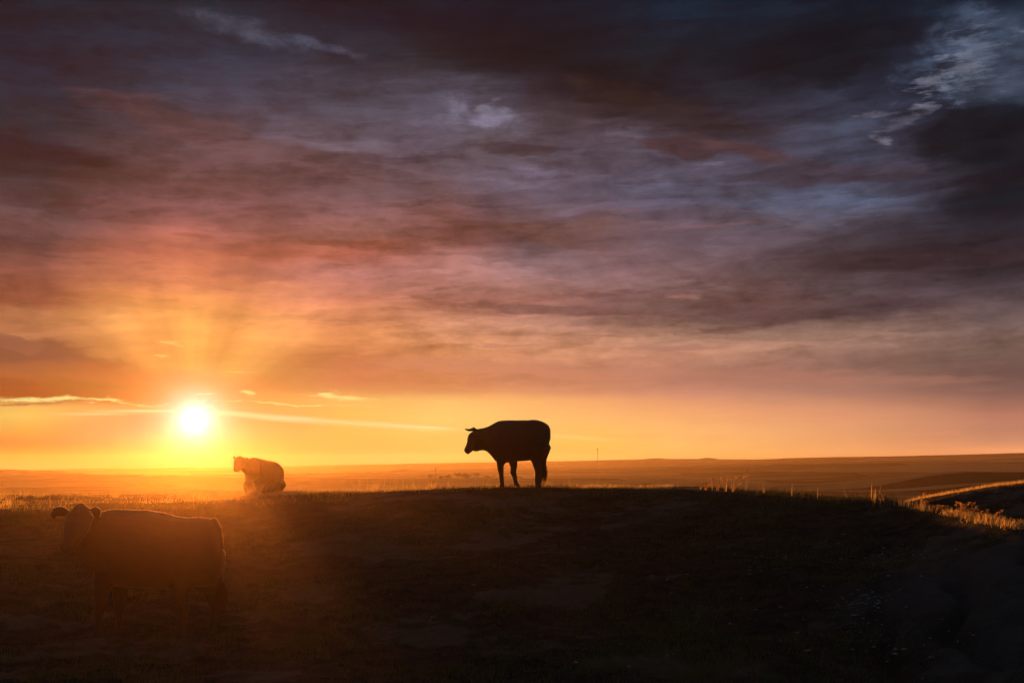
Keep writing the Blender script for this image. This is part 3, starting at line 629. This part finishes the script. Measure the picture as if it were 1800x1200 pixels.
ch.append(limb([(770,600,.12),(756,690,.095),(748,770,.066),(742,840,.052),(738,880,.040),(738,940,.034),(738,975,.040),(738,990,.046)], k, x0, z0, .16))
ch.append(limb([(815,610,.15),(812,700,.10),(806,780,.070),(806,850,.052),(806,890,.038),(806,945,.034),(806,975,.040),(806,990,.046)], k, x0, z0, -.15))
ch.append(limb([(1300,580,.13),(1262,680,.12),(1258,740,.085),(1285,820,.062),(1275,870,.048),(1268,940,.040),(1266,975,.044),(1266,990,.050)], k, x0, z0, .16))
ch.append(limb([(1410,560,.13),(1400,680,.12),(1404,750,.080),(1432,820,.062),(1430,870,.050),(1420,940,.040),(1416,975,.044),(1416,990,.050)], k, x0, z0, -.16))
ch.append(limb([(1430,280,.035),(1466,330,.028),(1482,430,.022),(1484,560,.020),(1482,700,.020)], k, x0, z0, 0, lat=1))
az_ = px2az(280); rr = 13.0 / math.cos(px2az(280)); ox, oy = rr*math.sin(az_), 13.0
H13 = EYE - (1108.5-820)/FPX*13.0
cow2 = build_cow('cow', 'nearest cow, below the ridge with its back rimmed by sunlight and head turned', (ox, oy, H13), math.pi, ch, .011, 60000, .017,
    hooves=[((x0-740)*k,.16,.005,.05),((x0-808)*k,-.15,.005,.05),((x0-1268)*k,.16,.005,.054),((x0-1418)*k,-.16,.005,.054)],
    eyes=[q(492,318,.40),q(592,318,.36)], tailtuft=((x0-1496)*k, 0, (z0-700)*k, .28, .0))

# --- the far cow behind the crest, three-quarter view, head up at the left
st = [(1232,340,470,.12),(1222,296,560,.20),(1190,272,620,.25),(1140,248,645,.29),(1060,228,655,.32),(1000,234,660,.36),(920,236,672,.40),(840,236,678,.40),(780,230,682,.38),(725,226,690,.34),(690,226,630,.27),(655,228,580,.22),(632,236,530,.18)]
k, x0, z0 = .00172, 850, 940; st = [(a_, t_, b_, w_ * .92) for a_, t_, b_, w_ in st]
ch = [torso(st, k, x0, z0)]
YAW = math.pi + math.radians(58); BX, BY, BZ = 28 * math.tan(px2az(455)), 28.0, EYE - 1.03
def qb(zx, zy, dep):
    w = Vector(((zx / 7.5 + 350 - 900) / FPX * (28 - dep) - BX, -dep, EYE - ((zy / 7.5 + 760) - 820) / FPX * (28 - dep) - BZ))
    w.rotate(Euler((0, 0, -YAW))); v = Vector(w); v.rotate(Euler((0, math.radians(8), 0))); return tuple(v)
WXL = Vector((1, 0, 0)); WXL.rotate(Euler((0, 0, -YAW))); WXL = tuple(WXL)
ch.append(([qb(760,500,.10), qb(700,465,.45), qb(630,425,.75), qb(575,390,.92)], [.20,.21,.17,.12], [.17,.19,.155,.12], (0,1,0)))
ch.append(([qb(560,352,.92), qb(553,375,.98), qb(545,410,1.02), qb(533,445,1.06), qb(522,475,1.10), qb(517,498,1.12)], [.09,.11,.115,.10,.08,.065], [.09,.13,.13,.105,.085,.078], WXL, dict(cap=.4)))
ch.append(([qb(552,352,.92), qb(547,330,.92)], [.06,.045], [.09,.06], WXL))
ch.append(([qb(515,365,.92), qb(495,350,.92), qb(480,332,.93), qb(474,312,.93)], [.028,.040,.034,.014], [.028,.022,.022,.018], (0,0,1), dict(cap=.4)))
ch.append(([qb(600,372,.90), qb(630,358,.88), qb(658,345,.88), qb(672,346,.88)], [.022,.022,.022,.014], [.028,.044,.036,.018], (0,0,1), dict(cap=.4)))
for yy in (.17, -.17):
    ch.append(limb([(735,600,.13),(735,670,.10),(735,720,.07),(735,775,.055),(735,810,.044),(735,870,.036),(737,905,.038),(738,918,.046)], k, x0, z0, yy))
    ch.append(limb([(1140,540,.18),(1110,640,.12),(1120,720,.08),(1140,775,.062),(1128,820,.05),(1118,875,.041),(1112,905,.044),(1112,918,.05)], k, x0, z0, yy))
ch.append(limb([(1200,272,.035),(1228,340,.026),(1232,500,.022),(1225,640,.02),(1220,720,.02)], k, x0, z0, 0, lat=1))
cow3 = build_cow('cow', 'small orange-lit cow near the sun, half hidden behind the crest', (BX, BY, BZ), YAW, ch, .014, 4000, .010, pitch=math.radians(-8),
    hooves=[((x0-740)*k,.17,.005,.05),((x0-740)*k,-.17,.005,.05),((x0-1114)*k,.17,.005,.054),((x0-1114)*k,-.17,.005,.054)], tailtuft=((x0-1226)*k, 0, .40, .25, .0))

# ------------------------------------------------------------------ far things in the valley
M_far = mat('tree_leaves'); out(leafy((.035, .045, .02), (.05, .05, .015), .3))
M_bark = mat('bark'); out(principled((.07, .05, .035)))
M_steel = mat('painted_steel'); out(principled((.12, .10, .09), .5, .5))
M_wall = mat('shed_boards'); out(principled((.5, .42, .34), .8)); M_roof = mat('sheet_roof'); out(principled((.55, .5, .45), .35, .6))
def ground_at(px, py, r0=400, r1=12000):
    a = math.atan((px - 900) / FPX); r = np.geomspace(r0, r1, 4000); v = ray(px, py); t = v.z / math.hypot(v.x, v.y)
    z = H(r * math.sin(a), r * math.cos(a)); hit = np.nonzero(z >= EYE + t * r)[0]; i = hit[0] if len(hit) else len(r) - 1
    return r[i] * math.sin(a), r[i] * math.cos(a), float(z[i]), r[i]
def tree(px, py, hgt, wid, label):
    hgt *= .62; wid *= .8
    x, y, z, r = ground_at(px, py); root = empty('tree', (x, y, z - .3)); tag(root, label, 'tree', 'trees scattered about the far farmstead')
    v, f = loft([(0, 0, 0), (.2, 0, hgt * .3), (0, .2, hgt * .6)], [.5, .35, .2], [.5, .35, .2], (0, 1, 0), n=8)
    o = D.objects.new('trunk', D.meshes.new('trunk')); o.data.from_pydata([tuple(q_) for q_ in v], [], f); o.data.materials.append(M_bark); COL.objects.link(o); o.parent = root
    n = 700; nc = 9; C = np.stack([rng.normal(0, wid * .3, nc), rng.normal(0, wid * .3, nc), hgt * (.45 + .4 * rng.random(nc))], 1); c = C[rng.integers(0, nc, n)]
    d = rng.normal(0, 1, (n, 3)); d /= np.linalg.norm(d, axis=1, keepdims=True); P0 = c + d * (hgt * .2) * rng.random((n, 1)) ** .4; s_ = hgt * .05
    V_ = np.stack([P0 + rng.normal(0, s_, (n, 3)) for _ in range(3)], 1).reshape(-1, 3); mesh_from('crown', V_, np.arange(n * 3).reshape(-1, 3), M_far, False, root)
for a in ((757, 842, 26, 14, 'lone round tree left of the farmstead trees in the valley'), (776, 843, 20, 20, 'low spreading tree second from left in the farmstead row'),
          (787, 843, 26, 22, 'broad tree in the valley under the chin of the standing cow'), (806, 842, 30, 22, 'tall tree in the middle of the far tree row'),
          (817, 842, 30, 24, 'tall dark tree beside the white farm shed'), (824, 842, 24, 18, 'smaller tree touching the right of the tall dark tree'),
          (838, 841, 28, 12, 'narrow tree just right of the white farm shed'), (857, 842, 20, 16, 'small tree left of the front legs of the standing cow'),
          (868, 840, 24, 9, 'slim tree by the front legs of the standing cow'), (545, 833, 18, 24, 'low dark clump of tree right of the small cow'),
          (1055, 831, 20, 16, 'small tree below the mast in the valley'), (1069, 831, 16, 22, 'low wide tree right of the mast foot'),
          (1311, 829, 20, 16, 'single tree out in the dark fields right of the mast')): tree(*a)
# radio mast
x, y, z, r = ground_at(1049.5, 822.0, 7000); root = empty('radio_mast', (x, y, z - 1)); tag(root, 'tall thin radio mast with a drum near its top rising from the far ridge', 'mast')
top = EYE - (789 - 820) / FPX * y - z + 1; bm = bmesh.new()
def bar(bm, a, b, w):
    v, f = loft([a, b], [w, w], [w, w], (.3, 1, .2), n=6, cap=.05); vs = [bm.verts.new(q_) for q_ in v]
    for q_ in f: bm.faces.new([vs[i] for i in q_])
L3 = [(1.6 * math.cos(t), 1.6 * math.sin(t)) for t in (0, 2.094, 4.189)]
for i in range(3): bar(bm, (*L3[i], 0), (*L3[i], top), .7)
m = 20
for j in range(m):
    for i in range(3): bar(bm, (*L3[i], top * j / m), (*L3[(i + 1) % 3], top * (j + 1) / m), .3)
me = D.meshes.new('lattice'); bm.to_mesh(me); bm.free(); me.materials.append(M_steel); o = D.objects.new('lattice', me); COL.objects.link(o); o.parent = root
for zz, rr_, hh_ in ((top - 6, 3.6, 5), (top + 3, 2.6, 5)):
    v, f = loft([(0, 0, zz - hh_ / 2), (0, 0, zz + hh_ / 2)], [rr_] * 2, [rr_] * 2, (0, 1, 0), n=12, cap=.2); o = D.objects.new('antenna_drum', D.meshes.new('antenna_drum')); o.data.from_pydata([tuple(q_) for q_ in v], [], f); o.data.materials.append(M_steel); COL.objects.link(o); o.parent = root
# utility poles
for px, py, hh_, lb in ((766.5, 843, 38, 'dark utility pole standing left of the farmstead trees'), (819.5, 847, 26, 'short utility pole in front of the white farm shed')):
    x, y, z, r = ground_at(px, py); root = empty('utility_pole', (x, y, z)); tag(root, lb, 'pole', 'utility poles in the valley')
    bm = bmesh.new(); bar(bm, (0, 0, -1), (0, 0, hh_), 1.1); me = D.meshes.new('pole'); bm.to_mesh(me); bm.free(); me.materials.append(M_bark); o = D.objects.new('pole', me); COL.objects.link(o); o.parent = root
    bm = bmesh.new(); bar(bm, (-3, 0, hh_ * .9), (3, 0, hh_ * .9), .5); me = D.meshes.new('crossarm'); bm.to_mesh(me); bm.free(); me.materials.append(M_bark); o = D.objects.new('crossarm', me); COL.objects.link(o); o.parent = root
# sheds of the farmstead
for px, py, w_, d_, h_, lb in ((832, 842.5, 14, 9, 7, 'little white farm shed catching the light in the valley'), (922, 840, 20, 12, 8, 'pale farm shed seen between the legs of the standing cow'), (931, 840, 26, 12, 7, 'long low farm shed right of the pale one')):
    x, y, z, r = ground_at(px, py); root = empty('farm_shed', (x, y, z)); tag(root, lb, 'shed', 'sheds of the valley farmstead')
    me = D.meshes.new('wall'); a, b = w_ / 2, d_ / 2
    me.from_pydata([(-a, -b, -2), (a, -b, -2), (a, b, -2), (-a, b, -2), (-a, -b, h_ * .6), (a, -b, h_ * .6), (a, b, h_ * .6), (-a, b, h_ * .6), (-a, 0, h_), (a, 0, h_)], [], [(0, 1, 5, 4), (2, 3, 7, 6), (1, 2, 6, 9, 5), (3, 0, 4, 8, 7), (0, 3, 2, 1)]); me.materials.append(M_wall)
    o = D.objects.new('wall', me); COL.objects.link(o); o.parent = root
    me = D.meshes.new('roof'); e = .5; me.from_pydata([(-a - e, -b - e, h_ * .6 - .2), (a + e, -b - e, h_ * .6 - .2), (a + e, 0, h_ + .15), (-a - e, 0, h_ + .15), (-a - e, b + e, h_ * .6 - .2), (a + e, b + e, h_ * .6 - .2)], [], [(0, 1, 2, 3), (3, 2, 5, 4)]); me.materials.append(M_roof)
    o = D.objects.new('roof', me); COL.objects.link(o); o.parent = root; sm = o.modifiers.new('s', 'SOLIDIFY'); sm.thickness = .25

# ------------------------------------------------------------------ single plants on the ridge
def tuft(px, r, n, hgt, spread, lean, label, group, mat_=M_straw, w=.008, heads=True, cat='grass tuft'):
    a = px2az(px); r = r if px < 1500 else float(np.interp(a, AZK, KD)) + .12; x, y = r * math.sin(a), r * math.cos(a); z = float(H(x, y)[0]); root = empty('grass_tuft', (x, y, z)); tag(root, label, cat, group)
    V_ = []; T_ = []
    for i in range(n):
        t = rng.random() * 6.283; b = spread * .35 * rng.random(); h_ = hgt * rng.uniform(.45, 1.0); l = lean * h_ * rng.uniform(.2, 1.1)
        bx, by = b * math.cos(t), b * math.sin(t); ex, ey = bx + l * math.cos(t) + spread * rng.normal(0, .25) + .15 * h_, by + l * math.sin(t); prev = None
        for sgm in range(5):
            u = sgm / 4; X_, Y_, Z_ = bx + (ex - bx) * u ** 1.7, by + (ey - by) * u ** 1.7, h_ * (1 - (1 - u) ** 1.25) - .02; ww = w * (1 - u * .8) / 2
            V_ += [(X_ - ww, Y_, Z_), (X_ + ww, Y_, Z_)]
            if sgm: c = len(V_) - 4; T_ += [(c, c + 1, c + 3), (c, c + 3, c + 2)]
        if heads and rng.random() < .6:
            for q_ in range(9):
                u = rng.uniform(.72, 1.0); X_, Y_, Z_ = bx + (ex - bx) * u ** 1.7, by, h_ * (1 - (1 - u) ** 1.25); c = len(V_); s_ = w * 1.8
                V_ += [(X_, Y_, Z_ - s_), (X_ + rng.normal(0, s_), Y_ + rng.normal(0, s_), Z_ + s_), (X_ + rng.normal(0, s_ * 1.5), Y_, Z_ + s_ * .3)]; T_ += [(c, c + 1, c + 2)]
    mesh_from('stalks', V_, T_, mat_, False, root); return root
g1 = 'backlit stalk tufts on the bare crest right of the standing cow'
for px, r, n, h_, sp, ln, lb in ((1229, 22.7, 7, .16, .10, .6, 'leftmost of the backlit stalk tufts right of the mast, short and bright'), (1238, 22.6, 7, .24, .10, .5, 'short backlit stalk tuft second from the left on the bare crest'),
        (1250, 22.6, 6, .30, .08, .35, 'upright backlit stalk tuft in the middle of the crest cluster'), (1258, 22.5, 9, .36, .12, .6, 'tallest backlit stalk tuft on the bare crest'),
        (1273, 22.4, 6, .24, .10, .4, 'thin backlit stalk tuft left of the leaning one'), (1284, 22.3, 7, .38, .10, 1.1, 'rightmost backlit stalk tuft, leaning right')): tuft(px, r, max(3, n - 2), h_ * .85, sp * .7, ln, lb, g1, M_seed, .008)
g2 = 'tufts of weeds along the ridge line'
for px, r, n, h_, sp, ln, lb in ((8, 36, 26, .42, .5, .5, 'dark bushy weed tuft at the far left edge of the ridge'), (22, 30, 18, .5, .3, .5, 'tall weed tuft near the left edge lit orange'),
        (48, 37, 14, .3, .4, .5, 'small weed tuft on the bench near the left edge'), (76, 36, 18, .32, .5, .5, 'weed tuft on the bench above the ear of the nearest cow'), (205, 37, 16, .34, .5, .6, 'weed tuft on the bench above the back of the nearest cow'),
        (300, 30, 22, .30, .5, 1.1, 'drooping lit grass tuft left of the small cow'), (345, 28, 30, .32, .6, 1.3, 'wide drooping grass tuft below the sun'), (380, 27, 34, .30, .7, 1.4, 'tangled bright grass tuft below and right of the sun'), (415, 26.5, 34, .30, .6, 1.4, 'tangled grass tuft at the muzzle side of the small cow'),
        (446, 26, 30, .42, .35, 1.0, 'bright leafy tuft in front of the legs of the small cow'), (458, 26, 14, .50, .2, .9, 'pointed bright tuft under the belly of the small cow'),
        (540, 26, 14, .24, .3, .6, 'dark weed tuft right of the small cow'), (663, 25, 16, .30, .25, .4, 'thin dark upright tuft midway between the two ridge cows'), (762, 24.8, 14, .28, .3, .6, 'bright wispy tuft left of the standing cow'),
        (883, 23.9, 14, .16, .25, .9, 'grass tuft round the front hooves of the standing cow'), (960, 24, 14, .26, .3, .8, 'leaning tuft just behind the tail of the standing cow'), (1004, 23.9, 10, .20, .2, .6, 'small dark tuft on the crest left of the mast'), (1032, 23.9, 9, .20, .2, .7, 'small tuft on the crest under the mast')): tuft(px, r, int(n * 1.5), h_ * .8, sp, ln, lb, g2, M_straw, .007, False)
g3 = 'lit stalk tufts on the right shoulder'
for px, r, n, h_, sp, ln, lb in ((1521, 20.4, 4, .14, .05, .3, 'tiny lit stalk where the crest meets the right hill'), (1546, 21, 8, .12, .2, .5, 'small lit tuft at the foot of the right hill'), (1610, 19.7, 6, .36, .08, .15, 'tall single lit stalk on the right shoulder'), (1615, 19.5, 10, .26, .12, .3, 'leafy lit tuft beside the tall single stalk'),
        (1640, 19.3, 18, .14, .3, .5, 'low lit tuft between the tall stalk and the broad plume'), (1680, 19.2, 16, .30, .16, .4, 'broad plumed lit tuft on the right shoulder'), (1690, 19.1, 14, .28, .14, .5, 'plumed lit tuft right next to the broadest plume'), (1700, 19, 16, .24, .2, .5, 'lit tuft right of the plumed pair'), (1719, 18.9, 8, .22, .1, -.6, 'thin lit tuft leaning left near the right edge'), (1740, 18.8, 8, .30, .12, 1.2, 'lit stalks curving right near the right edge')): tuft(px, r, n, h_ * .72, sp * .8, ln, lb, g3, M_seed, .006)
g4 = 'long-bladed grass tufts on the shaded slope'
M_long = blade_mat('long_grass', (.16, .16, .07), (.10, .12, .04), (.14, .13, .05), .4)
for i, (px, r, h_, lb) in enumerate(((1106, 16, .42, 'long-bladed tuft at the middle of the slope below the mast'), (1122, 15.6, .36, 'tuft with arching blades just right of the tuft below the mast'), (1205, 14, .42, 'arching tuft on the slope right of centre'), (866, 20, .35, 'faint tuft on the slope under the standing cow'), (985, 17, .3, 'small tuft on the slope behind the hooves of the standing cow'),
        (872, 13.5, .3, 'tuft low on the slope in the middle of the picture'), (1012, 12, .3, 'tuft in the lower middle of the slope'), (1305, 11, .3, 'tuft beside the pale pebbles at lower right'), (1440, 9.6, .3, 'tuft at the lower right by the bottom edge'), (1245, 9.3, .25, 'small tuft at the bottom edge right of centre'), (1380, 15, .3, 'dark tuft high on the right of the slope'))):
    tuft(px, r, 16, h_, .25, .8, lb, g4, M_long, .007, False)

# ------------------------------------------------------------------ pale pebbles and chips washed out of the clay
M_peb = mat('pale_stone'); p = obj_coord(); out(principled(mixc(noise(p, 9, 3, .5), (.42, .42, .45), (.16, .15, .16)), .6, .4))
pts = []
for (px, py, sx, sy, n) in ((1370, 985, 45, 14, 260), (1500, 985, 60, 8, 120), (1510, 1070, 35, 18, 220), (1640, 970, 60, 12, 120), (1470, 1090, 120, 50, 160), (1590, 1150, 70, 40, 220), (1400, 1050, 130, 60, 160), (760, 1083, 25, 6, 30), (1040, 1150, 90, 16, 60), (1250, 1000, 200, 80, 70), (700, 1030, 200, 60, 30), (1160, 890, 300, 20, 12)):
    for i in range(int(n * .45)): pts.append((rng.normal(px, sx), rng.normal(py, sy)))
V_ = []; F_ = []
for px, py in pts:
    v = ray(px, min(py, 1230)); a = math.atan2(v.x, v.y); t = v.z / math.hypot(v.x, v.y); r = np.linspace(6.5, 24, 300); z = H(r * math.sin(a), r * math.cos(a)); hit = np.nonzero(z >= EYE + t * r)[0]
    if not len(hit): continue
    r = r[hit[0]]; s_ = .004 + .016 * rng.random() ** 4; c = np.array([r * math.sin(a), r * math.cos(a), z[hit[0]] + s_ * .3]); b = len(V_)
    o8 = np.array([(1, 0, 0), (0, 1, 0), (-1, 0, 0), (0, -1, 0), (.1, .1, .7), (0, 0, -.6)]) * rng.uniform(.5, 1.5, (6, 1)) * s_; t = rng.random() * 6.28; o8 = o8 @ np.array([[math.cos(t), -math.sin(t), 0], [math.sin(t), math.cos(t), 0], [0, 0, 1]])
    V_ += list(c + o8 * (1.5, 1, 1)); F_ += [(b + i, b + (i + 1) % 4, b + 4) for i in range(4)] + [(b + (i + 1) % 4, b + i, b + 5) for i in range(4)]
pb = mesh_from('pebbles', V_, F_, M_peb, False); tag(pb, 'pale pebbles and chips strewn over the eroded bank', 'pebbles', kind='stuff')

# ------------------------------------------------------------------ haze
def vol_box(name, lo, hi, dens, g, col):
    bm = bmesh.new(); bmesh.ops.create_cube(bm, size=1)
    for v in bm.verts: v.co = Vector([(lo[i] + hi[i]) / 2 + v.co[i] * (hi[i] - lo[i]) for i in range(3)])
    me = D.meshes.new(name); bm.to_mesh(me); bm.free()
    m = D.materials.new(name); m.use_nodes = True; t = m.node_tree; t.nodes.clear()
    o_ = t.nodes.new('ShaderNodeOutputMaterial'); v = t.nodes.new('ShaderNodeVolumePrincipled')
    v.inputs['Color'].default_value = (*col, 1); v.inputs['Density'].default_value = dens; v.inputs['Anisotropy'].default_value = g
    t.links.new(v.outputs[0], o_.inputs['Volume']); me.materials.append(m)
    o = D.objects.new(name, me); COL.objects.link(o); return o
hz = vol_box('haze', (-14500, -14500, -75), (14500, 14500, HAZE['top'] + EYE), HAZE['dens'], HAZE['g'], HAZE['col'])
tag(hz, kind='stuff')
glow_mist = vol_box('glow_mist', (-22, -3, -2.5), (14, 40, GLOW_MIST['top'] + EYE), GLOW_MIST['dens'], GLOW_MIST['g'], GLOW_MIST['col'])  # volume added to make the warm glow over the slope
tag(glow_mist, 'added thin mist giving the warm glow over the slope towards the sun', 'glow_mist', kind='stuff')
